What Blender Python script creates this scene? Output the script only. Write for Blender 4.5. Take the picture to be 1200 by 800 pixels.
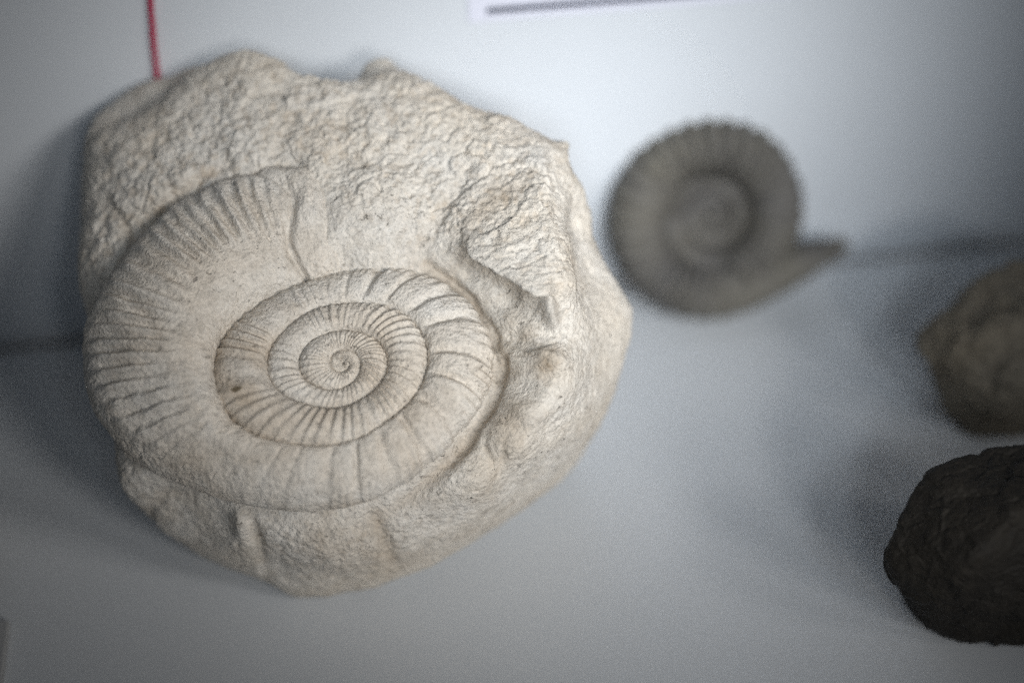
import bpy, math, random
import numpy as np
from mathutils import Vector, Matrix

sc = bpy.context.scene
for o in list(bpy.data.objects):
    bpy.data.objects.remove(o)
D2R = math.radians

# ---------------------------------------------------------------- camera
PITCH, YAW, DIST = D2R(42), D2R(9.2), 0.60
LENS = 50.0
FPX = LENS / 36.0 * 1200.0
AIM = np.array([0.0, -0.033, 0.0])
DIR = np.array([math.sin(YAW) * math.cos(PITCH), math.cos(YAW) * math.cos(PITCH), -math.sin(PITCH)])
RIGHT = np.array([math.cos(YAW), -math.sin(YAW), 0.0])
UP = np.cross(RIGHT, DIR)
CAM = AIM - DIST * DIR
cam_d = bpy.data.cameras.new('camera')
cam = bpy.data.objects.new('camera', cam_d)
sc.collection.objects.link(cam)
M = Matrix((RIGHT.tolist(), UP.tolist(), (-DIR).tolist())).transposed().to_4x4()
M.translation = Vector(CAM.tolist())
cam.matrix_world = M
cam_d.lens = LENS
cam_d.sensor_width = 36.0
cam_d.clip_start = 0.01
cam_d.clip_end = 50
FOCUS = 0.461
cam_d.dof.use_dof = True
cam_d.dof.focus_distance = FOCUS
cam_d.dof.aperture_fstop = 1.85
sc.camera = cam

# ---------------------------------------------------------------- light
sc.view_settings.view_transform = 'Standard'
sc.view_settings.look = 'None'
sc.view_settings.exposure = 0.0
sc.view_settings.gamma = 1.0
sc.cycles.use_denoising = False
sc.cycles.use_adaptive_sampling = False
w = bpy.data.worlds.new('World'); sc.world = w; w.use_nodes = True
bg = w.node_tree.nodes['Background']
bg.inputs['Color'].default_value = (0.62, 0.74, 0.90, 1)
bg.inputs['Strength'].default_value = 0.055

def aim_light(o, loc, tgt):
    o.location = loc
    d = Vector(tgt) - Vector(loc)
    o.rotation_euler = d.to_track_quat('-Z', 'Y').to_euler()

def spot(name, loc, tgt, watts, cone, radius, col, blend=1.0):
    l = bpy.data.lights.new(name, 'SPOT')
    l.energy = watts; l.spot_size = D2R(cone); l.spot_blend = blend
    l.shadow_soft_size = radius; l.color = col
    o = bpy.data.objects.new(name, l); sc.collection.objects.link(o)
    aim_light(o, loc, tgt)
    return o

POOL = (0.030, -0.038, 0.088)
STONE = (-0.052, -0.082, 0.082)
WARM, COOL = (1.0, 0.972, 0.935), (0.84, 0.92, 1.0)
for tgt, az, el, watts, cone, rad_, col in ((STONE, 34, 28, 32, 18.0, 0.20, WARM), (STONE, 54, 35, 17, 18.0, 0.16, WARM), (POOL, 8, 25, 21, 21.5, 0.11, WARM),
                                            (POOL, -10, 32, 19, 21.5, 0.11, COOL), (POOL, 10, 40, 14, 21.5, 0.11, COOL)):
    ca, sa, ce, se = math.cos(D2R(az)), math.sin(D2R(az)), math.cos(D2R(el)), math.sin(D2R(el))
    spot('added_spot', (tgt[0] + 0.9 * sa * ce, tgt[1] - 0.9 * ca * ce, tgt[2] + 0.9 * se), tgt, watts, cone, rad_, col)  # added out-of-view spots; narrow cones shape the vignette-like pool

# ---------------------------------------------------------------- projection helpers
def ray(px, py):
    d = DIR * 1.0 + RIGHT * ((px - 600.0) / FPX) - UP * ((py - 400.0) / FPX)
    return d
def at_depth(px, py, z):
    return CAM + ray(px, py) * z
def on_plane(px, py, p0, n):
    d = ray(px, py)
    t = np.dot(p0 - CAM, n) / np.dot(d, n)
    return CAM + d * t
def on_shelf(px, py, z=0.0):
    return on_plane(px, py, np.array([0, 0, z]), np.array([0, 0, 1.0]))
def on_wall(px, py, y=0.0):
    return on_plane(px, py, np.array([0, y, 0.0]), np.array([0, 1.0, 0]))

# ---------------------------------------------------------------- noise (numpy)
_rng = np.random.RandomState(7)
_perm = _rng.permutation(256).astype(np.int64)
_perm = np.concatenate([_perm, _perm, _perm])
_jit = np.random.RandomState(3).rand(256, 3)
_g = _rng.normal(size=(256, 3)); _g /= np.linalg.norm(_g, axis=1)[:, None]

def perlin(P):
    P = np.asarray(P, dtype=np.float64)
    I = np.floor(P).astype(np.int64)
    F = P - I
    I &= 255
    U = F * F * F * (F * (F * 6 - 15) + 10)
    res = 0
    for dx in (0, 1):
        wx = U[:, 0] if dx else 1 - U[:, 0]
        hx = _perm[I[:, 0] + dx]
        for dy in (0, 1):
            wy = U[:, 1] if dy else 1 - U[:, 1]
            hy = _perm[(hx + I[:, 1] + dy) & 255]
            for dz in (0, 1):
                wz = U[:, 2] if dz else 1 - U[:, 2]
                h = _perm[(hy + I[:, 2] + dz) & 255]
                g = _g[h]
                d = g[:, 0] * (F[:, 0] - dx) + g[:, 1] * (F[:, 1] - dy) + g[:, 2] * (F[:, 2] - dz)
                res = res + wx * wy * wz * d
    return res * 1.6

def fbm(P, scale, octaves=4, gain=0.5, off=0.0, ridged=False):
    P = np.asarray(P) / scale + off
    a, s, t = 1.0, 0.0, 0.0
    for k in range(octaves):
        n = perlin(P)
        if ridged:
            n = 1 - 2 * np.abs(n)
        s = s + a * n; t += a
        a *= gain; P = P * 2.03 + 17.3
    return s / t

def worley(P, scale, off=0.0):
    P = np.asarray(P) / scale + off
    I = np.floor(P).astype(np.int64); F = P - I
    f1 = np.full(len(P), 9.0); f2 = np.full(len(P), 9.0); cid = np.zeros(len(P))
    for dx in (-1, 0, 1):
        for dy in (-1, 0, 1):
            for dz in (-1, 0, 1):
                h = _perm[(_perm[(_perm[(I[:, 0] + dx) & 255] + I[:, 1] + dy) & 255] + I[:, 2] + dz) & 255]
                q = _jit[h]
                d = (q[:, 0] + dx - F[:, 0]) ** 2 + (q[:, 1] + dy - F[:, 1]) ** 2 + (q[:, 2] + dz - F[:, 2]) ** 2
                m = d < f1
                f2 = np.where(m, f1, np.minimum(f2, d)); cid = np.where(m, _jit[h, 0], cid); f1 = np.where(m, d, f1)
    return np.sqrt(f1), np.sqrt(f2), cid

def sstep(a, b, x):
    t = np.clip((x - a) / (b - a), 0, 1)
    return t * t * (3 - 2 * t)

def perlin1(x, seed=0.0):
    x = np.atleast_1d(x).astype(float).ravel()
    return perlin(np.stack([x, np.full_like(x, seed * 3.7 + .31), np.full_like(x, seed * 1.3 + .7)], 1))

# ---------------------------------------------------------------- mesh helpers
def new_mesh_obj(name, V, F, mat, parent=None, smooth=True, attrs=None):
    me = bpy.data.meshes.new(name)
    V = np.asarray(V, dtype=np.float32); F = np.asarray(F, dtype=np.int32)
    me.vertices.add(len(V)); me.vertices.foreach_set('co', V.ravel())
    k = F.shape[1]
    me.loops.add(F.size); me.loops.foreach_set('vertex_index', F.ravel())
    me.polygons.add(len(F))
    me.polygons.foreach_set('loop_start', np.arange(0, F.size, k, dtype=np.int32))
    try:
        me.polygons.foreach_set('loop_total', np.full(len(F), k, dtype=np.int32))
    except Exception:
        pass
    me.update(calc_edges=True)
    me.validate()
    me.polygons.foreach_set('use_smooth', np.full(len(me.polygons), smooth))
    if attrs:
        for an, av in attrs.items():
            a = me.attributes.new(an, 'FLOAT', 'POINT')
            a.data.foreach_set('value', np.asarray(av, dtype=np.float32))
    me.materials.append(mat)
    o = bpy.data.objects.new(name, me)
    sc.collection.objects.link(o)
    if parent is not None:
        o.parent = parent
    return o

def empty(name, loc, label, cat, group=None):
    o = bpy.data.objects.new(name, None); sc.collection.objects.link(o)
    o.location = loc
    o.empty_display_size = 0.02
    if label: o['label'] = label
    if cat: o['category'] = cat
    if group: o['group'] = group
    return o

def box(name, lo, hi, mat, parent=None, bevel=0.0):
    import bmesh
    bm = bmesh.new()
    r = bmesh.ops.create_cube(bm, size=1.0)
    lo = np.array(lo, float); hi = np.array(hi, float)
    for v in bm.verts:
        v.co = Vector(((lo + hi) / 2 + np.array(v.co) * (hi - lo)).tolist())
    if bevel:
        bmesh.ops.bevel(bm, geom=bm.edges[:], offset=bevel, segments=3, affect='EDGES', profile=0.5)
    me = bpy.data.meshes.new(name); bm.to_mesh(me); bm.free()
    me.materials.append(mat)
    o = bpy.data.objects.new(name, me); sc.collection.objects.link(o)
    if parent is not None: o.parent = parent
    return o

def cube_sphere(n):
    """unit directions + quads of a cube sphere (shared edges welded)"""
    lin = np.tan((np.arange(n + 1) / n * 2 - 1) * math.pi / 4)
    a, b = np.meshgrid(lin, lin, indexing='ij')
    one = np.ones_like(a)
    faces = [(one, a, b), (-one, b, a), (b, one, a), (a, -one, b), (a, b, one), (b, a, -one)]
    P = np.concatenate([np.stack(f, -1).reshape(-1, 3) for f in faces])
    idx = np.arange((n + 1) ** 2).reshape(n + 1, n + 1)
    q = np.stack([idx[:-1, :-1], idx[1:, :-1], idx[1:, 1:], idx[:-1, 1:]], -1).reshape(-1, 4)
    Q = np.concatenate([q + k * (n + 1) ** 2 for k in range(6)])
    key = np.round(P * 1e6).astype(np.int64)
    _, first, inv = np.unique(key, axis=0, return_index=True, return_inverse=True)
    inv = inv.ravel()
    P = P[first]; Q = inv[Q]
    P /= np.linalg.norm(P, axis=1)[:, None]
    return P, Q

def rbf_fit(X, Y, c=0.06, smooth=1e-4):
    n = len(X)
    d = np.sqrt(((X[:, None] - X[None]) ** 2).sum(-1) + c * c)
    A = np.zeros((n + 1, n + 1)); A[:n, :n] = -d + np.eye(n) * smooth; A[:n, n] = 1; A[n, :n] = 1
    B = np.zeros((n + 1, Y.shape[1])); B[:n] = Y
    return np.linalg.solve(A, B)
def rbf_eval(X, W, Q, c=0.06):
    out = np.empty((len(Q), W.shape[1]))
    for i in range(0, len(Q), 60000):
        q = Q[i:i + 60000]
        d = np.sqrt(np.maximum((q ** 2).sum(1)[:, None] + (X ** 2).sum(1)[None] - 2 * q @ X.T, 0) + c * c)
        out[i:i + 60000] = -d @ W[:-1] + W[-1]
    return out

def poly_dist(P2, pts):
    """distance to a polyline, arclength fraction, signed side (left positive)"""
    pts = np.asarray(pts)
    best = np.full(len(P2), 1e9); frac = np.zeros(len(P2)); side = np.zeros(len(P2))
    seg = np.linalg.norm(np.diff(pts, axis=0), axis=1); cum = np.concatenate([[0], np.cumsum(seg)])
    for i in range(len(pts) - 1):
        a, b = pts[i], pts[i + 1]; e = b - a
        t = np.clip(((P2 - a) @ e) / (e @ e), 0, 1)
        d = np.linalg.norm(P2 - a - t[:, None] * e, axis=1)
        m = d < best
        best[m] = d[m]; frac[m] = ((cum[i] + t * seg[i]) / cum[-1])[m]
        s = e[0] * (P2[:, 1] - a[1]) - e[1] * (P2[:, 0] - a[0])
        side[m] = np.sign(s)[m]
    return best, frac, side

# ---------------------------------------------------------------- materials
class NT:
    def __init__(self, name):
        self.m = bpy.data.materials.new(name); self.m.use_nodes = True
        self.t = self.m.node_tree; self.n = self.t.nodes
        self.bsdf = self.n['Principled BSDF']
    def add(self, typ, **kw):
        nd = self.n.new(typ)
        for k, v in kw.items():
            if k in nd.inputs: nd.inputs[k].default_value = v
            else: setattr(nd, k, v)
        return nd
    def link(self, a, b): self.t.links.new(a, b)
    def ramp(self, src, stops):
        r = self.n.new('ShaderNodeValToRGB')
        e = r.color_ramp.elements
        while len(e) < len(stops): e.new(0.5)
        for k, (p, c) in enumerate(stops):
            e[k].position = p
            e[k].color = (c, c, c, 1) if not hasattr(c, '__len__') else (*c, 1)
        self.link(src, r.inputs[0])
        return r.outputs[0]
    def mix(self, fac, a, b, blend='MIX'):
        m = self.n.new('ShaderNodeMix'); m.data_type = 'RGBA'; m.blend_type = blend
        for s, v in ((m.inputs[0], fac), (m.inputs[6], a), (m.inputs[7], b)):
            if hasattr(v, 'is_linked'): self.link(v, s)
            elif hasattr(v, '__len__'): s.default_value = (*v, 1)
            else: s.default_value = v
        return m.outputs[2]
    def noise(self, co, scale, detail=4, rough=0.55, dist=0.0):
        nd = self.add('ShaderNodeTexNoise', Scale=scale, Detail=detail, Roughness=rough, Distortion=dist)
        self.link(co, nd.inputs['Vector'])
        return nd.outputs['Fac']
    def math(self, op, a, b=0.0):
        nd = self.n.new('ShaderNodeMath'); nd.operation = op
        for s, v in ((nd.inputs[0], a), (nd.inputs[1], b)):
            if hasattr(v, 'is_linked'): self.link(v, s)
            else: s.default_value = v
        return nd.outputs[0]

def stone_material(name, base, dark, warm, rough=0.9, bump=0.6, grain=900.0, pores=0.5, stain_shade=None):
    t = NT(name)
    co = t.add('ShaderNodeTexCoord').outputs['Object']
    big = t.noise(co, 28, 5, 0.6)
    mid = t.noise(co, 120, 5, 0.65)
    fine = t.noise(co, grain, 4, 0.7)
    c = t.mix(t.ramp(big, [(0.38, 0.0), (0.66, 1.0)]), base, warm)
    c = t.mix(t.math('MULTIPLY', t.ramp(mid, [(0.50, 0.0), (0.72, 1.0)]), 0.55), c, dark)
    c = t.mix(0.8, c, t.ramp(fine, [(0.25, 0.60), (0.5, 1.0), (0.75, 1.18)]), 'MULTIPLY')
    c = t.mix(0.6, c, t.ramp(t.noise(co, grain * 0.33, 4, 0.7), [(0.28, 0.72), (0.5, 1.0), (0.72, 1.10)]), 'MULTIPLY')
    # pores: tiny pits with dirt in them
    pit = t.ramp(t.noise(co, grain * 0.40, 3, 0.75, 0.4), [(0.63, 0.0), (0.71, 1.0)])
    msk = t.ramp(t.noise(co, 60, 4, 0.65), [(0.40, 0.12), (0.68, 1.0)])
    pit = t.math('MULTIPLY', t.math('MULTIPLY', pit, msk), pores)
    c = t.mix(pit, c, tuple(x * 0.35 for x in dark))
    if stain_shade:
        a = t.add('ShaderNodeAttribute', attribute_name='stain_shade')
        c = t.mix(a.outputs['Fac'], c, t.mix(1.0, c, stain_shade, 'MULTIPLY'))
    if stain_shade:
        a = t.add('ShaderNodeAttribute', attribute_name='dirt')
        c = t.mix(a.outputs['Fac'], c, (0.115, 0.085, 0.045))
    t.link(c, t.bsdf.inputs['Base Color'])
    t.bsdf.inputs['Roughness'].default_value = rough
    t.bsdf.inputs['Specular IOR Level'].default_value = 0.25
    h = t.math('ADD', t.math('MULTIPLY', fine, 0.55), t.math('MULTIPLY', t.noise(co, grain * 0.42, 3, 0.6), 0.9))
    h = t.math('SUBTRACT', h, t.math('MULTIPLY', pit, 0.9))
    b = t.add('ShaderNodeBump', Strength=bump, Distance=0.0013)
    t.link(h, b.inputs['Height']); t.link(b.outputs[0], t.bsdf.inputs['Normal'])
    return t.m

M_ROCK = stone_material('pale_limestone', (0.69, 0.65, 0.59), (0.43, 0.38, 0.315), (0.67, 0.605, 0.515), bump=1.0, pores=0.75, stain_shade=(0.58, 0.50, 0.41))
M_SHELL = stone_material('fossil_shell_stone', (0.70, 0.66, 0.60), (0.46, 0.405, 0.335), (0.68, 0.61, 0.52), grain=1000, bump=1.0, pores=0.75, stain_shade=(0.70, 0.60, 0.49))
M_GREY = stone_material('grey_brown_fossil_stone', (0.122, 0.116, 0.110), (0.045, 0.041, 0.039), (0.150, 0.139, 0.115), rough=0.75, grain=600)
M_BROWN = stone_material('brown_stone', (0.115, 0.103, 0.083), (0.055, 0.047, 0.037), (0.14, 0.12, 0.09), rough=0.8, grain=600)
M_BLACK = stone_material('dark_stone', (0.015, 0.0132, 0.0108), (0.007, 0.006, 0.005), (0.021, 0.0175, 0.013), rough=0.72, grain=700, pores=0.3)

def paint(name, col, rough, var=0.04, bump=0.02, scale=160):
    t = NT(name)
    co = t.add('ShaderNodeTexCoord').outputs['Object']
    n = t.noise(co, 9, 4, 0.6)
    c = t.mix(n, tuple(x * (1 - var) for x in col), tuple(min(1, x * (1 + var)) for x in col))
    t.link(c, t.bsdf.inputs['Base Color'])
    t.bsdf.inputs['Roughness'].default_value = rough
    t.link(t.ramp(t.noise(co, 40, 4, 0.6), [(0.3, rough * 0.85), (0.7, rough * 1.15)]), t.bsdf.inputs['Roughness'])
    b = t.add('ShaderNodeBump', Strength=bump, Distance=0.0005)
    t.link(t.noise(co, scale, 3, 0.6), b.inputs['Height']); t.link(b.outputs[0], t.bsdf.inputs['Normal'])
    return t.m
M_SHELF = paint('white_lacquered_shelf', (0.57, 0.59, 0.61), 0.34)
M_WALL = paint('white_painted_board', (0.60, 0.63, 0.665), 0.55)
M_JOINT = paint('brown_joint', (0.13, 0.105, 0.08), 0.8)
M_CARD = paint('white_card', (0.66, 0.67, 0.76), 0.6)
M_INK = paint('dark_blue_ink', (0.012, 0.02, 0.045), 0.5)
M_CORD = paint('red_cord', (0.42, 0.02, 0.07), 0.7, scale=900, bump=0.4)
M_GREYCARD = paint('grey_card', (0.36, 0.36, 0.36), 0.6)

# ---------------------------------------------------------------- setting
GAP = 0.0048
shelf = box('shelf', (-0.75, -0.62, -0.018), (0.75, -GAP, 0.0), M_SHELF, bevel=0.0008); shelf['kind'] = 'structure'
wall = box('back_wall', (-0.75, 0.0, -0.03), (0.75, 0.016, 0.62), M_WALL); wall['kind'] = 'structure'
joint = box('joint_strip', (-0.75, -GAP, -0.018), (0.75, 0.0, -0.0022), M_JOINT, parent=shelf)

# ---------------------------------------------------------------- the big fossil: face frame
CX, CY = 404.0, 424.0
FC = at_depth(CX, CY, 0.458)
PHI = D2R(66)
hd = np.array([DIR[0], DIR[1], 0.0]); hd /= np.linalg.norm(hd)
FN = -hd * math.cos(PHI) + np.array([0, 0, 1.0]) * math.sin(PHI)      # face normal
FU = RIGHT.copy()
FV = np.cross(FN, FU)
def uv(px, py, w=0.0):
    p = on_plane(px, py, FC + FN * w, FN) - FC
    return np.array([p @ FU, p @ FV])
def P3(px, py, w=0.0):
    return on_plane(px, py, FC + FN * w, FN)
def uvs(lst, w=0.0):
    return np.array([uv(x, y, w) for x, y in lst])

# ---- the spiral seam of the shell, traced from the outside in (pixels), growth is clockwise on screen
TR = [(436,236),(412,214),(385,203),(345,198),(302,205),(270,214),(245,225),(217,242),(185,267),(152,307),(130,332),(108,372),(97,408),(99,440),(106,470),(120,503),(140,530),
 (165,544),(192,554),(222,568),(260,582),(312,594),(350,597),(395,594),(430,587),(460,572),(492,552),(522,526),(548,495),
 (566,470),(577,448),(580,425),(574,395),(560,369),(541,345),(518,334),(475,318),(440,318),(405,321),(370,330),(342,340),(312,355),(285,375),
 (268,392),(257,408),(250,432),(252,460),(265,487),(288,507),(330,521),(362,525),(405,521),(430,513),(452,496),(478,477),(493,457),(502,430),
 (500,405),(492,387),(466,367),(432,358),(405,358),(377,362),(349,376),(330,394),(317,410),(313,428),(317,450),(334,466),(365,477),(404,479),
 (428,467),(446,452),(455,430),(452,413),(440,400),(420,391),(390,391),(370,398),(355,413),(350,428),(356,444),(376,456),(400,457),
 (416,447),(423,431),(420,419),(409,412),(396,413),(388,420),(388,429),(394,436),(403,437),(409,431),(409,425)]
NEXT = 4
def seam_w(i):
    # height of the seam line over the face plane
    i -= NEXT
    if i < 0: return 0.0035
    if i < 8: return 0.0030 - 0.0022 * i
    if i < 16: return -0.0155
    if i < 24: return -0.0155 + (i - 15) * 0.0012
    return -0.003 if i < 40 else 0.0
SEAM = np.array([np.append(uv(x, y, seam_w(i)), seam_w(i)) for i, (x, y) in enumerate(TR)])[::-1]
c0 = uv(403, 425)
ang = np.unwrap(np.arctan2(SEAM[:, 1] - c0[1], SEAM[:, 0] - c0[0]))
if ang[-1] < ang[0]: ang = -ang
SGN = -1.0
rad = np.hypot(SEAM[:, 0] - c0[0], SEAM[:, 1] - c0[1])
for k in range(1, len(ang)):
    ang[k] = max(ang[k], ang[k - 1] + 1e-3)
TH0, TH1, TH2 = ang[0], ang[-1 - NEXT], ang[-1]
thf = np.linspace(TH0, TH2, 4100)
def gsm(y, n):
    k = np.hanning(n * 2 + 1); k /= k.sum()
    return np.convolve(np.pad(y, n, mode='edge'), k, 'valid')
lrf = gsm(np.interp(thf, ang, np.log(rad)), 45)
swf = gsm(np.interp(thf, ang, SEAM[:, 2]), 60)
def S_r(th): return np.where(th < TH0, 0.0003, np.exp(np.interp(th, thf, lrf)))
def S_w(th): return np.interp(th, thf, swf)

NSEC = 112
TURN = 2 * math.pi
def shell_piece(name, ta, tb, n, parent, label=None):
    th = np.linspace(ta, tb, n)
    s = np.linspace(0, TURN, NSEC, endpoint=False)
    # denser sampling on the upper side
    s = s - 0.45 * np.sin(2 * s) * 0.25
    TH, SS = np.meshgrid(th, s, indexing='ij')
    rin0 = S_r(th - TURN); rout = S_r(th)
    rin = np.maximum(rin0 * 0.985, 0.0)
    a = (rout - rin) / 2; c = (rout + rin) / 2
    win = S_w(th - TURN); wout = S_w(th)
    turns = (TH1 - th) / TURN                    # 0 at the broken end, grows inward
    kb = np.interp(turns, [0, 0.12, 0.3, 0.55, 0.8, 1.2, 2, 4], [0.60, 0.82, 0.92, 0.80, 0.72, 0.86, 0.9, 0.9])
    b = kb * a
    cs, sn = np.cos(SS), np.sin(SS)
    A = a[:, None]; B = b[:, None]
    up = np.sign(sn) * np.abs(sn) ** np.where(sn > 0, 0.85, 1.0)
    tt = (cs + 1) / 2                            # 0 inner edge, 1 outer edge
    R = c[:, None] + A * cs
    W = win[:, None] * (1 - tt) + wout[:, None] * tt
    dome = np.where(sn > 0, B * up, np.minimum(A * 0.9, 0.012) * up)
    dome = dome * (0.15 + 0.85 * sstep(-0.082, -0.03, turns))[:, None]
    # flat spire: outer whorl's inner wall drops softly to the seam
    # ---- ribs
    tn = turns[:, None] + 0 * TH
    sweep = (0.30 * tt ** 1.5) * (A / np.maximum(c[:, None], 1e-4)) * 0.85
    ph = TH - sweep
    jit = 0.16 * perlin1((ph * 2.3).ravel(), 1).reshape(ph.shape)
    ph = ph + jit * np.interp(turns, [0, 1, 2, 4], [0.4, 0.8, 0.7, 0.5])[:, None]
    Nprim = np.interp(tn, [0, 0.35, 0.5, 1.0, 1.1, 1.5, 4], [36, 36, 22, 22, 38, 38, 34])
    # cumulative phase so that the count may change along the shell
    dth = th[1] - th[0]
    cumN = np.cumsum(np.interp(turns, [0, 0.30, 0.42, 0.92, 1.05, 1.5, 4], [44, 44, 21, 21, 46, 46, 40])) * dth
    def phase(x): return np.interp(x.ravel(), th, cumN, left=None).reshape(x.shape)
    p1 = phase(ph)
    x1 = np.abs(((p1 / TURN) % 1.0) - 0.5) * 2           # 0 at rib middle.. 1 at groove
    groove = np.exp(-((1 - x1) / 0.27) ** 2)             # narrow grooves (coarse whorl)
    wave = np.cos(p1)                                    # round ribs
    mult = np.interp(turns, [0, 0.30, 0.42, 0.92, 1.05, 4], [2, 2, 4, 4, 2, 2])[:, None]
    p2 = p1 * np.round(mult)
    wave2 = np.cos(p2)
    coarse = np.interp(turns, [0.30, 0.45, 0.88, 1.02], [0, 1, 1, 0])[:, None]
    outer = np.interp(turns, [0.0, 0.28, 0.42], [1, 1, 0])[:, None]
    inner = np.interp(turns, [0.9, 1.05], [0, 1])[:, None]
    flank = sstep(0.03, 0.2, tt) * (1 - 0.25 * sstep(0.85, 1.0, tt))
    patch = 0.65 + 0.55 * perlin1((TH * 1.7 + tt).ravel(), 5).reshape(TH.shape)
    patch2 = np.clip(0.75 + 0.9 * perlin(np.stack([(R * np.cos(TH)).ravel(), (R * np.sin(TH)).ravel(), 0 * R.ravel()], 1) / 0.011 + 5.5).reshape(TH.shape), 0.05, 1.4)
    d = np.zeros_like(TH)
    d += coarse * (-0.0022 * groove * flank * np.clip(patch2, 0.7, 1.2) * (1 - 0.35 * sstep(0.6, 0.95, tt)) + 0.00034 * wave2 * sstep(0.66, 0.86, tt) * patch2)
    d += inner * np.minimum(A / 0.0065, 1.15) * (0.00052 * wave * flank * patch2 * (1 - 0.35 * sstep(.7, .95, tt)) + 0.00016 * wave2 * sstep(0.7, 0.9, tt) * patch2)
    # outer whorl: long ribs on the outer half, worn away low down
    wear = np.interp(turns, [-0.012, 0.012, 0.10, 0.155, 0.20, 0.24, 0.28], [0.12, 1.1, 1.1, 1.0, 0.85, 0.5, 0.0])[:, None]
    p3 = p1 * 2.0
    edge_t = 0.27 + 0.14 * perlin1((TH * 3.1).ravel(), 9).reshape(TH.shape)
    d += outer * wear * 0.00135 * np.cos(p3) * sstep(edge_t, edge_t + 0.22, tt) * (1 - 0.9 * sstep(0.74, 0.93, tt)) * np.clip(patch2 + 0.15, 0.5, 1.25)
    # three deeper folds on the flank of the outer whorl
    for tc, dep, t0, t1 in ((0.148, 0.0016, 0.35, 0.72), (0.176, 0.0011, 0.3, 0.8), (0.185, .0008, .5, .95)):
        f = (turns[:, None] - tc + 0.055 * (tt - 0.5)) / 0.0045
        d += -dep * np.exp(-f * f) * sstep(t0, t0 + .12, tt) * (1 - sstep(t1 - .1, t1, tt)) * outer
    f = (turns[:, None] + 0.006 - 0.030 * (tt - 0.45) + 0.02 * np.sin((tt - 0.4) * 5.0)) / 0.0055
    d += -0.0030 * np.exp(-f * f) * (1 - 0.5 * sstep(0.7, 0.95, tt))
    d = d * (sn > -0.25)
    # positions
    nx = cs * 0.75; nz = np.where(sn > 0, np.sqrt(np.clip(1 - nx * nx, 0, 1)), 0.3)
    R2 = R + d * nx; W2 = W + dome + d * nz
    ua = SGN * TH
    P = FC + (c0[0] + R2 * np.cos(ua))[..., None] * FU + (c0[1] + R2 * np.sin(ua))[..., None] * FV + W2[..., None] * FN
    Nrm = (nx * np.cos(ua))[..., None] * FU + (nx * np.sin(ua))[..., None] * FV + nz[..., None] * FN
    V = P.reshape(-1, 3); Nn = Nrm.reshape(-1, 3)
    # weathering
    sc_in = np.clip(A / 0.016, 0.40, 1.0) + 0 * TH
    worn = np.interp(turns, [-0.03, 0.13, 0.19, 0.24, 0.36, 0.44], [1.3, 0.6, 1.0, 1.5, 0.8, 0.4])[:, None] + 0 * TH
    amp = (sc_in * worn).ravel()
    g = 0.00055 * fbm(V, 0.0042, 4, 0.6) * amp + 0.0016 * fbm(V, 0.018, 2) * amp
    wf1 = worley(V, 0.0013, 5.0)[0]
    g += (0.00012 * fbm(V, 0.0013, 2, 0.65, 9.0) + 0.00034 * (0.5 - wf1)) * np.clip(amp * 1.4, .75, 1.3)
    pits = np.clip(fbm(V, 0.0020, 2, 0.5, 41.0) - 0.25, 0, 1)
    g -= 0.0022 * pits * amp * np.where(worn.ravel() > 1.0, 1.0, 0.25)
    V = V + Nn * g[:, None]
    idx = np.arange(n * NSEC).reshape(n, NSEC)
    nxt = np.roll(idx, -1, axis=1)
    F = np.stack([idx[:-1], idx[1:], nxt[1:], nxt[:-1]], -1).reshape(-1, 4)
    # end caps (centre fans as quads)
    caps = []
    for row, flip in ((0, False), (n - 1, True)):
        r = idx[row]
        for k in range(1, NSEC // 2):
            q = [r[k - 1], r[k], r[-k - 1] if k else r[-1], r[-k]]
            caps.append(q if not flip else q[::-1])
    F = np.concatenate([F, np.array(caps)])
    stain_shade = np.clip(0.35 + 1.3 * fbm(V, 0.02, 3, 0.5, 3.0), 0, 1) * np.interp(turns, [0, .3, .5, .9, 1.0, 1.25, 1.45, 4], [.25, .35, .45, .2, .35, .8, .35, .2])[:, None].repeat(NSEC, 1).ravel()
    L2 = V - FC
    su, sv = uv(282, 466.5, 0.0)
    du = L2 @ FU - su; dv2 = L2 @ FV - sv
    ca_, sa_ = math.cos(0.25), math.sin(0.25)
    q = ((du * ca_ + dv2 * sa_) / 0.0019) ** 2 + ((dv2 * ca_ - du * sa_) / 0.00085) ** 2
    dirt = 0.9 * (1 - sstep(0.7, 1.25, q + 0.5 * fbm(V, 0.001, 2)))
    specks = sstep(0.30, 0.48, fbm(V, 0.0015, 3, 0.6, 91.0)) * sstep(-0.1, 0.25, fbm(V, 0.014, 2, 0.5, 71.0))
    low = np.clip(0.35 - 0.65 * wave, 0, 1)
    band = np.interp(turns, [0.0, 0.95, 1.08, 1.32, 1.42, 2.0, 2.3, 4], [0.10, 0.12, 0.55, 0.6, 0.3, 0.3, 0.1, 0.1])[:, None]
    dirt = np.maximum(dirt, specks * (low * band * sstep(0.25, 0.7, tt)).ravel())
    o = new_mesh_obj(name, V - ROOT, F[:, ::-1], M_SHELL, parent, attrs={'stain_shade': stain_shade, 'dirt': np.clip(dirt, 0, 1)})
    if label: o['label'] = label
    return o

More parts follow.
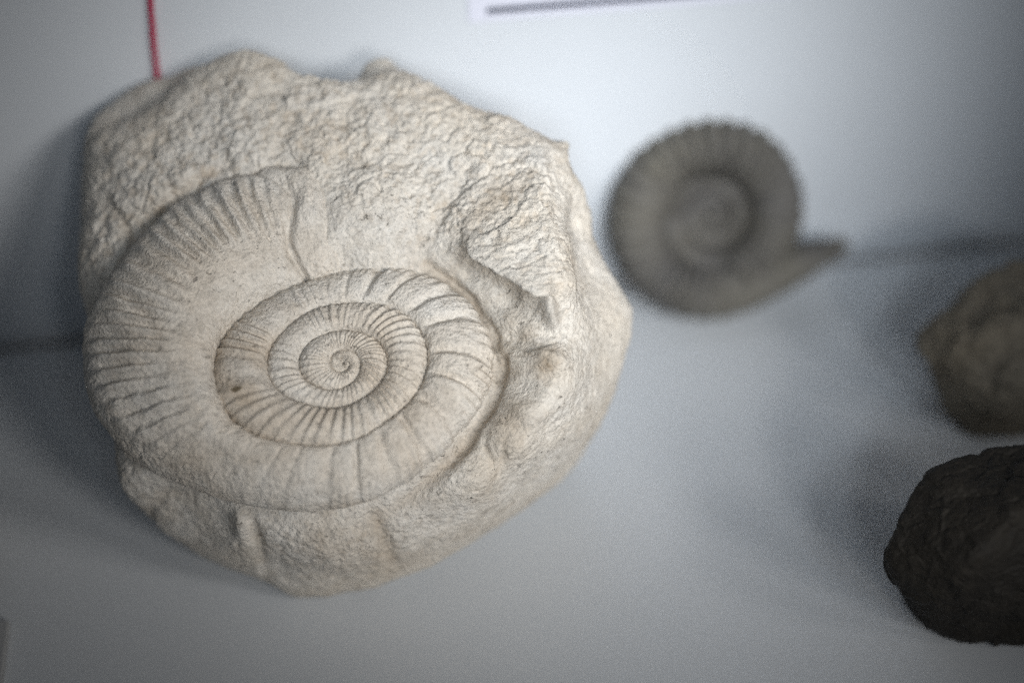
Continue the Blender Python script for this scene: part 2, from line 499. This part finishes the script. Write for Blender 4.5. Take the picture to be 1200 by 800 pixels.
ROOT = on_shelf(345, 690); ROOT[2] = 0.0
fossil = empty('ammonite_fossil', ROOT.tolist(), 'large cream limestone block with a ribbed spiral ammonite on its face', 'fossil')
shell_piece('outer_whorl', TH1 - 1.0 * TURN, TH2, 2500, fossil, 'broad worn outer turn of the spiral with long ribs')
shell_piece('inner_whorl', TH1 - 2.0 * TURN, TH1 - 1.0 * TURN + 0.004, 1700, fossil, 'closely ribbed inner turn of the spiral')
shell_piece('inner_whorl', TH1 - 3.0 * TURN, TH1 - 2.0 * TURN + 0.004, 1100, fossil, 'small finely ribbed turn near the spiral centre')
shell_piece('spiral_core', TH0 + 0.1, TH1 - 3.0 * TURN + 0.004, 700, fossil, 'tiny coiled centre of the spiral')

# ---- the limestone block: star-shaped surface through control points (px, py, height over face, roughness)
CTRL = [
 # under the shell
 (404,424,-.011,.2),(340,424,-.011,.2),(470,424,-.011,.2),(404,490,-.011,.2),(404,370,-.010,.2),(260,424,-.013,.2),(180,420,-.018,.2),(160,480,-.020,.2),
 (220,520,-.022,.2),(320,550,-.022,.2),(430,540,-.018,.2),(510,490,-.011,.2),(545,430,-.009,.2),(520,375,-.009,.2),(250,330,-.007,.2),(290,290,-.004,.2),(200,340,-.012,.2),(145,370,-.020,.2),
 (330,350,-.007,.2),(300,330,-.006,.2),(280,240,-.0015,.3),(240,260,-.0035,.3),(190,300,-.008,.3),(445,350,-.009,.2),(300,250,-.001,.2),(470,370,-.010,.2),
 # groove beside the shell
 (592,440,-.0085,.3),(588,400,-.0075,.3),(566,360,-.0055,.3),(540,330,-.0025,.3),(505,316,-.0005,.3),(580,470,-.0105,.3),(545,520,-.0150,.3),(490,565,-.0180,.25),
 # matrix closing over the end of the shell
 (330,215,.0025,.5),(342,256,.0010,.35),(361,296,-.0020,.3),(378,322,-.0040,.3),(402,300,.0020,.25),(440,302,.0035,.3),(470,303,.0020,.4),(390,250,.0098,.3),(377,215,.0100,.5),(386,284,.0065,.3),(425,268,.0095,.3),(455,250,.0110,.5),(345,186,.0085,.8),(390,192,.0105,.8),
 # upper left rim over the shell
 (122,318,-.0085,.8),(141,296,-.0055,.9),(176,256,-.0015,1),(209,231,.0028,1),(243,211,.0045,1),(273,200,.0060,1),(305,192,.0080,1),
 (112,285,-.009,1),(122,240,-.005,1),(165,230,.001,1),(150,190,.000,1),(200,190,.004,1),(250,170,.007,1),(320,160,.010,1),(380,190,.012,1),(430,210,.0115,1),(400,140,.011,1),(460,160,.0115,1),(470,200,.010,1),
 (330,110,.009,1),(260,110,.006,1),(210,140,.003,1),(440,110,.010,1),
 # valley and spur
 (505,225,.0095,.9),(490,265,.0080,.8),(520,190,.0105,.9),(545,160,.0115,.9),(560,200,.0125,.9),(600,170,.0115,.8),(590,225,.0138,.9),(560,250,.0122,.9),(530,280,.0070,.7),(620,210,.0135,.9),(643,240,.0150,.8),(650,300,.0155,.7),(650,270,.0155,.7),(600,290,.0138,.8),(630,335,.0120,.8),
 (648,348,.0110,.7),
 # below the spur
 (560,312,.0025,.5),(600,350,.0020,.5),(635,378,.0030,.45),(620,385,.0010,.5),(640,418,.0035,.9),(655,440,.0000,.4),(625,450,-.002,.4),(610,480,-.004,.35),(670,400,-.001,.4),(673,332,-.002,.4),(600,520,-.009,.3),(640,495,-.010,.35),(560,560,-.014,.3),(686,440,-.012,.4),(690,380,-.006,.4),(595,552,-.021,.3),
 # rim at the top
 (107,152,-.013,.5),(112,137,-.022,.15),(150,111,-.023,.15),(185,96,-.020,.15),(225,83,-.012,.15),(162,128,-.011,.15),(198,107,-.008,.15),(140,141,-.012,.15),(135,158,-.004,.8),(180,148,.001,.9),(205,118,.003,.8),(245,82,.004,.7),(265,67,-.001,.5),(300,63,.002,.6),(330,74,.005,.8),(365,88,.006,.8),(400,97,.006,.7),(425,83,-.008,.2),(455,71,-.006,.2),(445,79,-.001,.3),(470,84,.006,.7),(485,90,.008,.8),(520,108,.008,.9),(575,134,.008,.7),(600,137,.006,.6),(640,160,.006,.5),(648,165,.003,.4),
 # left rim
 (98,260,-.016,.5),(94,300,-.018,.5),(94,335,-.021,.4),(102,200,-.014,.6),(112,380,-.026,.4),(120,440,-.030,.4),(135,500,-.034,.4),
 # right flank and silhouette
 (655,180,-.004,.45),(668,215,-.012,.45),(687,255,-.018,.45),(700,295,-.023,.4),(718,330,-.028,.4),(733,360,-.033,.4),(735,395,-.037,.4),(727,435,-.041,.4),(716,470,-.044,.4),(700,500,-.048,.4),(672,535,-.052,.35),(640,570,-.055,.35),(590,610,-.060,.3),(545,640,-.064,.3),
 (692,322,-.014,.35),(669,262,-.006,.4),(707,415,-.021,.35),(682,500,-.026,.35),(625,557,-.034,.3),
 # front below the shell
 (330,606,-.027,.5),(400,606,-.026,.35),(460,592,-.0225,.4),(300,625,-.032,.4),(380,640,-.034,.5),(440,640,-.037,.5),(500,610,-.031,.4),(540,590,-.025,.35),(330,660,-.050,.4),(400,675,-.054,.4),(470,660,-.052,.4),(500,665,-.061,.3),(440,688,-.066,.3),(385,698,-.070,.3),(345,698,-.073,.3),(318,684,-.070,.3),
 (283,606,-.027,.4),(275,640,-.041,.4),(262,606,-.035,.3),(245,625,-.045,.3),(215,600,-.042,.4),(180,580,-.036,.5),(150,560,-.032,.6),(143,568,-.036,.5),(160,590,-.046,.4),(190,622,-.058,.35),(235,650,-.066,.3),(280,668,-.070,.3),
]
CC = P3(415, 390, -.072)
C3 = np.array([P3(x, y, h) for x, y, h, r in CTRL])
CR = np.array([r for *_, r in CTRL])
# unseen sides: the back, down to the shelf
extra = []
zf = FC[2]
ybk = -0.002
for x, y, h in ((112,137,-.026),(185,98,-.026),(265,70,-.005),(365,88,.006),(455,71,.0),(575,134,.008),(648,165,.003)):
    p = P3(x, y, h)
    for f, z in ((-0.004, 0.70), (-0.014, 0.42), (-0.030, 0.10)):
        q = p.copy(); q[2] = p[2] * z; q[1] = min(p[1] + f, ybk); q[0] = p[0] * (1 - 0.18 * (1 - z))
        extra.append(q)
for x, y, h in ((95,320,-.021),(100,200,-.015),(120,440,-.03),(668,215,-.012),(733,360,-.033),(716,470,-.044),(640,570,-.055),(545,640,-.064)):
    p = P3(x, y, h)
    for k, z in ((0.93, 0.55), (0.80, 0.12)):
        q = CC + (p - CC) * k; q[2] = p[2] * z
        extra.append(q)
for k in range(10):
    a = TURN * k / 10
    extra.append(np.array([CC[0] + 0.042 * math.cos(a), CC[1] + 0.042 * math.sin(a), 0.0]))
extra.append(np.array([CC[0], CC[1], 0.0]))
X3 = np.concatenate([C3, np.array(extra)])
XR = np.concatenate([CR, np.full(len(extra), 0.5)])
dv = X3 - CC; rr = np.linalg.norm(dv, axis=1); XD = dv / rr[:, None]
RC = 0.018
Wt = rbf_fit(XD, np.stack([rr, XR], 1), RC, 1e-3)
DV, QF = cube_sphere(330)
ev = rbf_eval(XD, Wt, DV, RC)
r0, rough = ev[:, 0], np.clip(ev[:, 1], 0.12, 1.1)
P = CC + DV * r0[:, None]
L = P - FC
PU, PV, PW = L @ FU, L @ FV, L @ FN
face = sstep(-0.045, -0.02, PW)
def line_side(a, b):
    a, b = np.array(a), np.array(b); e = b - a; e = e / np.linalg.norm(e)
    return e[0] * (PV - a[1]) - e[1] * (PU - a[0])
pl = [((530, 285), .0125), ((590, 150), .0110), ((650, 355), .0185)]
A_ = np.array([[*uv(x, y, h), 1.0] for (x, y), h in pl]); co_ = np.linalg.solve(A_, np.array([h for _, h in pl]))
wblock = co_[0] * PU + co_[1] * PV + co_[2]
mlow = sstep(-0.0010, 0.0010, line_side(uv(525, 281, .012), uv(652, 364, .018)) + 0.0012 * fbm(P, 0.007, 3))
mright = sstep(-0.0012, 0.0030, line_side(uv(655, 362, .018), uv(646, 160, .012)) + 0.0010 * fbm(P, 0.007, 3, 0.5, 7.0))
mleft = sstep(0.0, 0.010, line_side(uv(578, 145, .011), uv(512, 290, .011)))
mtop = sstep(0.0, 0.014, line_side(uv(650, 160, .010), uv(575, 138, .010)))
mblock = face * mlow * mright * mleft * mtop
P = P + FN * (np.clip(wblock - PW, -0.004, 0.012) * mblock)[:, None]
L = P - FC
PU, PV, PW = L @ FU, L @ FV, L @ FN
uvp = np.stack([PU, PV], 1)
def normals(P, Q):
    N = np.zeros_like(P)
    fn = np.cross(P[Q[:, 2]] - P[Q[:, 0]], P[Q[:, 3]] - P[Q[:, 1]])
    for k in range(4):
        for ax in range(3):
            N[:, ax] += np.bincount(Q[:, k], weights=fn[:, ax], minlength=len(P))
    return N / np.maximum(np.linalg.norm(N, axis=1), 1e-12)[:, None]
N0 = normals(P, QF)
if (N0 * DV).sum() < 0: N0 = -N0
disp = np.zeros(len(P))
stain_shade = np.zeros(len(P))
# overhanging spur edge
e = uvs([(530,282),(556,302),(585,322),(612,342),(650,364)], .009)
d, f, s = poly_dist(uvp, e)
upper = (s > 0)
winl = sstep(0.0, 0.25, f) * (1 - sstep(0.80, 1.0, f))
jag = 0.0010 * fbm(P, 0.006, 3) 
dd = np.where(upper, d, -d) + jag
ledge = face * winl * sstep(-0.0004, 0.0006, dd) * np.exp(-np.maximum(dd, 0) / 0.026)
vdisp = ledge[:, None] * (0.0020 * FN - 0.0040 * FV - 0.0010 * FU)
disp -= face * winl * 0.0026 * np.exp(-((dd + 0.0016) / 0.0024) ** 2)
stain_shade += face * winl * 0.55 * np.exp(-((dd + 0.0008) / 0.0014) ** 2)  # darker strip just below the spur edge
# grooves, cracks (pixels, depth, width)
for pts, w0, dep, wid, st in (
    
    ([(118,225),(133,245),(146,262),(152,280)], -.003, .0014, .0013, .3),
    ([(128,245),(108,275)], -.006, .0014, .0012, .2),
    ([(500,318),(530,332),(556,358),(578,392),(586,425)], -.003, .0030, .0018, .35),  # last value darkens this recess like shade
    ([(586,425),(584,450),(572,474),(553,502),(528,534),(492,563),(456,584),(415,598)], -.010, .0030, .0026, .5),  # recess shade along the shell edge, painted in by the last value
    ([(120,322),(141,299),(176,259),(209,235),(243,215),(273,204)], .000, .0022, .0020, .3),  # upper rim recess, its shade painted in too
    ([(490,290),(507,262),(530,232),(548,200)], .009, .0022, .0035, .15),
    ([(540,268),(575,240),(612,215)], .012, .0003, .0050, .3),
    
    ([(577,535),(567,518),(572,500)], -.009, .0011, .0009, .15),
    ([(584,548),(590,530),(592,515)], -.009, .0009, .0009, .15),
    ([(360,120),(330,165),(312,190)], .009, .0010, .003, .1),
    ([(410,130),(395,175)], .011, .0010, .003, .1),
    ([(292,606),(300,630),(296,650)], -.03, .0022, .0020, .2),
    ([(165,595),(200,585),(230,590)], -.04, .0015, .0015, .2),
    ([(440,610),(455,640),(440,665)], -.03, .0016, .0025, .3)):
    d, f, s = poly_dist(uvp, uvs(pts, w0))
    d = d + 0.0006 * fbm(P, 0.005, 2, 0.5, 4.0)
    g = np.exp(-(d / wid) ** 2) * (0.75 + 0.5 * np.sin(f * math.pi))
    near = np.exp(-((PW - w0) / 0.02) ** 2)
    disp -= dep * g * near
    stain_shade += st * g * near
# bumps (pixel, height, radius, stain)
for x, y, w0, hgt, rd, st in ((638,420,.0035,.0016,.0055,.45),(640,432,.001,-.0012,.0035,.4),(598,492,-.004,.0016,.0070,.55),(350,620,-.03,.0015,.008,0),
                              (585,215,.012,-.0003,.010,.25),(470,215,.011,.0016,.010,0),(620,388,.002,.0010,.003,.5),(283,615,-.028,.0022,.0035,0),(400,640,-.035,.002,.016,.25),(600,372,.0,.0012,.003,.4)):
    c2 = uv(x, y, w0)
    g = np.exp(-(((uvp - c2) ** 2).sum(1)) / rd ** 2) * np.exp(-((PW - w0) / 0.02) ** 2)
    disp += hgt * g; stain_shade += st * g
# broken-rock relief
disp += rough * (0.0009 * fbm(P, 0.019, 3, 0.5, 2.2) + 0.0011 * fbm(P, 0.0078, 4, 0.55, 6.1) * np.clip(rough, .25, 1))
clump = fbm(P, 0.0034, 3, 0.55, 12.4)
disp += np.clip(rough - 0.12, 0, 1) * 0.0005 * clump
disp += 0.00042 * fbm(P, 0.0016, 3, 0.65, 31.0) * (0.6 + 0.7 * rough)
disp += 0.00055 * fbm(P, 0.011, 3, 0.5, 77.0) * (1 - 0.5 * rough)
rk = np.clip((rough - 0.25) / 0.6, 0, 1)
sel = rk > 0.02
Pw = P[sel] + 0.0022 * np.stack([fbm(P[sel], 0.008, 2, 0.5, k * 9.1) for k in range(3)], 1)
f1, f2, cid = worley(Pw, 0.0105, 3.0)
chunk = (cid - 0.5) * 0.0016 * sstep(0.0, 0.16, f2 - f1) - 0.0006 * (1 - sstep(0.0, 0.10, f2 - f1))
f1, f2, cid = worley(Pw, 0.0036, 8.0)
chunk += 0.00040 * (0.55 - f1) + (cid - 0.5) * 0.00040 * sstep(0.0, 0.2, f2 - f1)
f1, f2, cid = worley(Pw, 0.0017, 14.0)
chunk += 0.00085 * (0.5 - f1) + 0.00022 * fbm(P[sel], 0.0020, 3, 0.65, 61.0, ridged=True)
disp[sel] += chunk * rk[sel]
f1, f2, cid = worley(P, 0.0014, 21.0)
disp += 0.00022 * (0.5 - f1)
pits = np.clip(fbm(P, 0.0030, 2, 0.5, 51.0) - 0.25, 0, 1)
disp -= 0.0035 * pits * np.clip(rough, 0.2, 0.8)
stain_shade += 0.35 * sstep(0.05, 0.3, -clump) * rough + 0.5 * np.clip(fbm(P, 0.03, 3, 0.5, 19.0), 0, 1)
P = P + N0 * disp[:, None] + vdisp
P[:, 2] = np.maximum(P[:, 2], 0.0)
P[:, 1] = np.minimum(P[:, 1], -0.0006)
new_mesh_obj('rock_matrix', P - ROOT, QF, M_ROCK, fossil, attrs={'stain_shade': np.clip(stain_shade, 0, 1), 'dirt': np.clip(0.5 * sstep(0.32, 0.5, fbm(P, 0.0017, 3, 0.6, 33.0)) * sstep(0.0, 0.3, fbm(P, 0.02, 2, 0.5, 44.0)), 0, 1)})

# ---------------------------------------------------------------- other stones
def hull_planes(pts):
    import bmesh
    bm = bmesh.new()
    for p in pts: bm.verts.new(p)
    bmesh.ops.convex_hull(bm, input=bm.verts[:])
    bm.normal_update()
    N = np.array([f.normal[:] for f in bm.faces]); C = np.array([f.calc_center_median()[:] for f in bm.faces])
    bm.free()
    return N, (N * C).sum(1)

def blob(name, pts, center, n, mat, parent, root, rough=0.002, rsc=0.012, ridge=0.0, c=0.05, seed=0.0, zmin=0.0, sharp=30, chips=0.0):
    pts = np.array(pts)
    HN, HD = hull_planes(pts - center)
    flip = HD < 0; HN[flip] *= -1; HD[flip] *= -1
    HD = np.maximum(HD, 0.004)
    Dv, Q = cube_sphere(n)
    k = np.maximum((Dv @ HN.T) / HD[None], 1e-6)
    km = k.max(1)
    r = 1.0 / (km * (((k / km[:, None]) ** sharp).sum(1)) ** (1.0 / sharp))
    P = center + Dv * (r * 1.03)[:, None]
    N = normals(P, Q)
    if (N * Dv).sum() < 0: N = -N
    g = rough * fbm(P, rsc, 5, 0.55, seed) + 0.25 * rough * fbm(P, rsc * 0.2, 3, 0.6, seed + 3)
    if chips:
        c1, c2, cid = worley(P, 0.015, seed)
        g = g + (cid - 0.5) * chips * sstep(0.0, 0.14, c2 - c1)
        c1, c2, cid = worley(P, 0.006, seed + 2)
        g = g + (cid - 0.5) * chips * 0.4 * sstep(0.0, 0.2, c2 - c1)
    if ridge: g += ridge * fbm(P, rsc * 1.6, 3, 0.5, seed + 8, ridged=True)
    P = P + N * g[:, None]
    P[:, 2] = np.maximum(P[:, 2], zmin)
    return new_mesh_obj(name, P - root, Q, mat, parent)

def depth_pts(lst): return [at_depth(x, y, z) for x, y, z in lst]

# dark faceted stone, lower right
R1 = on_shelf(1165, 745); zc = (R1 - CAM) @ DIR
k0 = zc
sil = depth_pts([(1035,655,k0-.030),(1045,625,k0-.030),(1068,572,k0-.028),(1082,555,k0-.027),(1130,532,k0-.022),(1190,521,k0-.018),(1260,525,k0-.016),(1320,570,k0-.016),(1340,640,k0-.018),(1320,710,k0-.012),(1260,755,k0-.006),
  (1058,692,k0-.028),(1098,728,k0-.018),(1150,755,k0-.008),(1200,766,k0-.003),
  (1095,600,k0-.034),(1130,570,k0-.030),(1143,650,k0-.050),(1105,712,k0-.030),(1200,592,k0-.046),(1170,620,k0-.049),(1122,688,k0-.041),(1190,680,k0-.036),(1260,630,k0-.036),(1150,720,k0-.022),(1210,725,k0-.020),(1085,650,k0-.038)])
cc = at_depth(1180, 645, k0 - 0.012); cc[2] = max(cc[2], 0.028)
bpts = []
for k in range(8):
    a = TURN * k / 8
    bpts.append(np.array([cc[0] + 0.026 * math.cos(a), cc[1] + 0.022 * math.sin(a) + 0.004, -0.001]))
for k in range(5):
    a = math.pi * (0.15 + 0.7 * k / 4)
    bpts.append(np.array([cc[0] + 0.036 * math.cos(a), cc[1] + 0.034 * math.sin(a), 0.020]))
r1 = np.array([cc[0], cc[1], 0.0])
st1 = blob('dark_stone', sil + bpts, cc, 220, M_BLACK, None, r1, rough=0.0016, rsc=0.014, ridge=0.0, c=0.012, seed=3.3, chips=0.0022)
st1.location = r1.tolist(); st1['label'] = 'nearly black angular stone with a sharp ridge on the white shelf'; st1['category'] = 'stone'

# brown stone behind it
R2 = on_shelf(1150, 488); k0 = (R2 - CAM) @ DIR
sil = depth_pts([(1074,400,k0-.020),(1090,370,k0-.022),(1115,350,k0-.024),(1145,325,k0-.024),(1180,305,k0-.022),(1240,300,k0-.020),(1310,340,k0-.018),(1320,420,k0-.016),(1280,480,k0-.012),(1210,524,k0-.004),
   (1085,430,k0-.022),(1110,460,k0-.020),(1114,498,k0-.012),(1150,519,k0-.004),
   (1120,410,k0-.038),(1160,380,k0-.044),(1220,370,k0-.046),(1200,440,k0-.042),(1140,445,k0-.032),(1180,470,k0-.026)])
cc = at_depth(1195, 405, k0 - 0.014); cc[2] = max(cc[2], 0.026)
bpts = [np.array([cc[0] + 0.022 * math.cos(TURN * k / 8), cc[1] + 0.020 * math.sin(TURN * k / 8), -0.001]) for k in range(8)]
bpts += [np.array([cc[0] + 0.034 * math.cos(math.pi * (.15 + .7 * k / 4)), cc[1] + 0.032 * math.sin(math.pi * (.15 + .7 * k / 4)), 0.02]) for k in range(5)]
r2 = np.array([cc[0], cc[1], 0.0])
st2 = blob('brown_stone', sil + bpts, cc, 90, M_BROWN, None, r2, rough=0.0045, rsc=0.022, c=0.03, seed=8.1, chips=0.003)
st2.location = r2.tolist(); st2['label'] = 'rough brown-grey stone on the shelf behind the nearly black one'; st2['category'] = 'stone'

# stone at the left edge, only its tip shows
tip = on_shelf(1, 648)
cc = np.array([tip[0] - 0.030, tip[1] + 0.004, 0.016])
prot = _rng.normal(size=(26, 3)); prot /= np.linalg.norm(prot, axis=1)[:, None]
pts = [cc + p * np.array([0.029, 0.024, 0.018]) * (0.9 + 0.2 * _rng.rand()) for p in prot]
r3 = np.array([cc[0], cc[1], 0.0])
st3 = blob('dark_pebble', pts, cc, 50, M_BROWN, None, r3, rough=0.0015, rsc=0.012, c=0.1, seed=1.7)
st3.location = r3.tolist(); st3['label'] = 'tip of a small dark stone left of the big fossil'; st3['category'] = 'stone'

# grey card at the left edge
g0 = on_shelf(13, 732)
gc = box('grey_card', (g0[0] - 0.06, g0[1] - 0.055, 0.0), (g0[0], g0[1], 0.0035), M_GREYCARD, bevel=0.0006)
gc['label'] = 'dark grey card lying flat on the shelf, only its corner showing'; gc['category'] = 'card'

# ---------------------------------------------------------------- dark ammonite leaning on the wall
def tube(name, path, radii, flat, ribs, mat, parent, nsec=48, seed=0.0, cap=True):
    """path n x 3 in the disc plane (x,z), thickness along y; ribs(i, s) -> displacement"""
    n = len(path)
    T = np.gradient(path, axis=0); T /= np.linalg.norm(T, axis=1)[:, None]
    Yv = np.array([0, 1.0, 0]); Nn = np.cross(T, Yv)
    s = np.linspace(0, TURN, nsec, endpoint=False)
    cs, sn = np.cos(s), np.sin(s)
    V = path[:, None] + radii[:, None, None] * (cs[None, :, None] * Nn[:, None] + flat * np.sign(sn)[None, :, None] * (np.abs(sn) ** 0.8)[None, :, None] * Yv)
    out = cs[None, :, None] * Nn[:, None] + sn[None, :, None] * Yv
    V = V + out * (ribs[:, None] * (0.45 + 0.75 * np.abs(sn))[None])[..., None] * radii[:, None, None]
    V = V.reshape(-1, 3)
    V = V + out.reshape(-1, 3) * (0.0008 * fbm(V, 0.008, 4, 0.55, seed))[:, None]
    idx = np.arange(n * nsec).reshape(n, nsec); nx = np.roll(idx, -1, axis=1)
    F = np.stack([idx[:-1], nx[:-1], nx[1:], idx[1:]], -1).reshape(-1, 4)
    caps = []
    for row, fl in ((0, True), (n - 1, False)):
        r = idx[row]
        for k in range(1, nsec // 2):
            q = [r[k - 1], r[k], r[-k - 1], r[-k]]
            caps.append(q[::-1] if fl else q)
    F = np.concatenate([F, np.array(caps)])
    return new_mesh_obj(name, V, F, mat, parent)

base = on_shelf(830, 366); base[2] = 0.0
am = empty('dark_ammonite', base.tolist(), 'dark grey-brown ribbed ammonite leaning against the white back wall', 'fossil')
LEAN = D2R(24)
am.rotation_euler = (-LEAN, 0, D2R(-4))
Rmax = 0.0450
cz = Rmax * 0.96
cxl = 0.000
_tt = [-5, -4, -3, -2, -1.5, -1, -.83, -.5, 0]
_rr = [.03, .07, .15, .30, .40, .56, .84, .93, 1.0]
def am_path(t0, t1, n):
    # t in turns, 0 at the broken end (lower right), decreasing inward; on screen it grows counter-clockwise
    t = np.linspace(t0, t1, n)
    a = D2R(-70) + TURN * t
    tf = np.linspace(-5, 0, 1500)
    rf = gsm(np.interp(tf, _tt, [.03, .07, .16, .33, .43, .56, .90, .95, 1.0]), 70)
    rf = np.where(tf > -1.0, np.interp(tf, [-1, -.83, -.5, -.2, 0], [.80, .87, .94, .985, 1.0]), rf)
    rout = Rmax * np.interp(t, tf, rf)
    rin = Rmax * np.interp(t - 1, [-6, -4, -3, -2, -1.5, -1], [.01, .05, .14, .30, .40, .47])
    return t, a, (rout + rin) / 2, (rout - rin) / 2
def am_piece(name, t0, t1, n, tail=False, lab=None):
    t, a, c, r = am_path(t0, t1, n)
    path = np.stack([cxl + c * np.cos(a), np.zeros(n), cz + c * np.sin(a)], 1)
    rb = 0.13 * np.cos(a * 31 + 0.8 * np.sin(a * 3.0)) * (0.8 + 0.4 * np.sin(a * 2.3)) * np.interp(t, [-2, -.9, -.75, -.15, 0], [.8, .8, 1, 1, .3])
    if tail:
        d = path[-1] - path[-2]; d /= np.linalg.norm(d)
        d = d + np.array([0, 0, 0.10]); d /= np.linalg.norm(d)
        m = 60
        tipv = np.array([cxl + 0.0600, 0.0, cz - 0.016])
        k = np.linspace(0, 1, m + 1)[1:]
        ext = path[-1] + k[:, None] * (tipv - path[-1])
        path = np.concatenate([path, ext])
        r = np.concatenate([r, r[-1] * (1 - 0.80 * k ** 1.6)])
        rb = np.concatenate([rb, 0 * k])
    o = tube(name, path, r, 1.45, rb, M_GREY, am, seed=n * 0.01)
    if lab: o['label'] = lab
    return o
am_piece('outer_whorl', -1.0, 0.0, 420, True, 'thick ribbed outer turn ending in a broken pointed tip')
am_piece('inner_whorl', -2.0, -0.97, 300)
am_piece('inner_whorl', -4.9, -1.985, 300)

# ---------------------------------------------------------------- red cord on the wall
p0 = on_wall(174, -60, -0.0013); p1 = on_wall(183.5, 96, -0.0013)
dirc = p1 - p0
top = p0 - dirc * 0.5; bot = p1 + dirc * 0.35
n = 120; kk = np.linspace(0, 1, n)
path = top + (bot - top) * kk[:, None]
path[:, 0] += 0.0004 * np.sin(kk * 9)
s = np.linspace(0, TURN, 12, endpoint=False)
tw = kk[:, None] * 260
rr = 0.00105 * (1 + 0.10 * np.cos(3 * (s[None] + tw)))
V = path[:, None] + rr[..., None] * (np.cos(s)[None, :, None] * np.array([1, 0, 0]) + np.sin(s)[None, :, None] * np.array([0, 1, 0]))
idx = np.arange(n * 12).reshape(n, 12); nx = np.roll(idx, -1, axis=1)
F = np.stack([idx[:-1], nx[:-1], nx[1:], idx[1:]], -1).reshape(-1, 4)
rc = new_mesh_obj('red_cord', V.reshape(-1, 3) - bot, F, M_CORD)
rc.location = bot.tolist()
rc['label'] = 'thin red cord hanging straight down the white back wall'; rc['category'] = 'cord'

# ---------------------------------------------------------------- label card on the wall
c_bl = on_wall(549, 26); c_br = on_wall(860, 0)
lc = empty('label_card', (c_bl[0], -0.0015, c_bl[2]), 'white label card with a dark printed line on the back wall', 'card')
box('card', (0, 0.0008, 0), (0.15, 0.0013, 0.09), M_CARD, lc, bevel=0.0002)
l0 = on_wall(570, 12); l1 = on_wall(820, -8)
zl = l0[2] - c_bl[2]; xl = l0[0] - c_bl[0]
box('printed_line', (xl, 0.0006, zl - 0.0011), (0.137, 0.00078, zl + 0.0011), M_INK, lc)
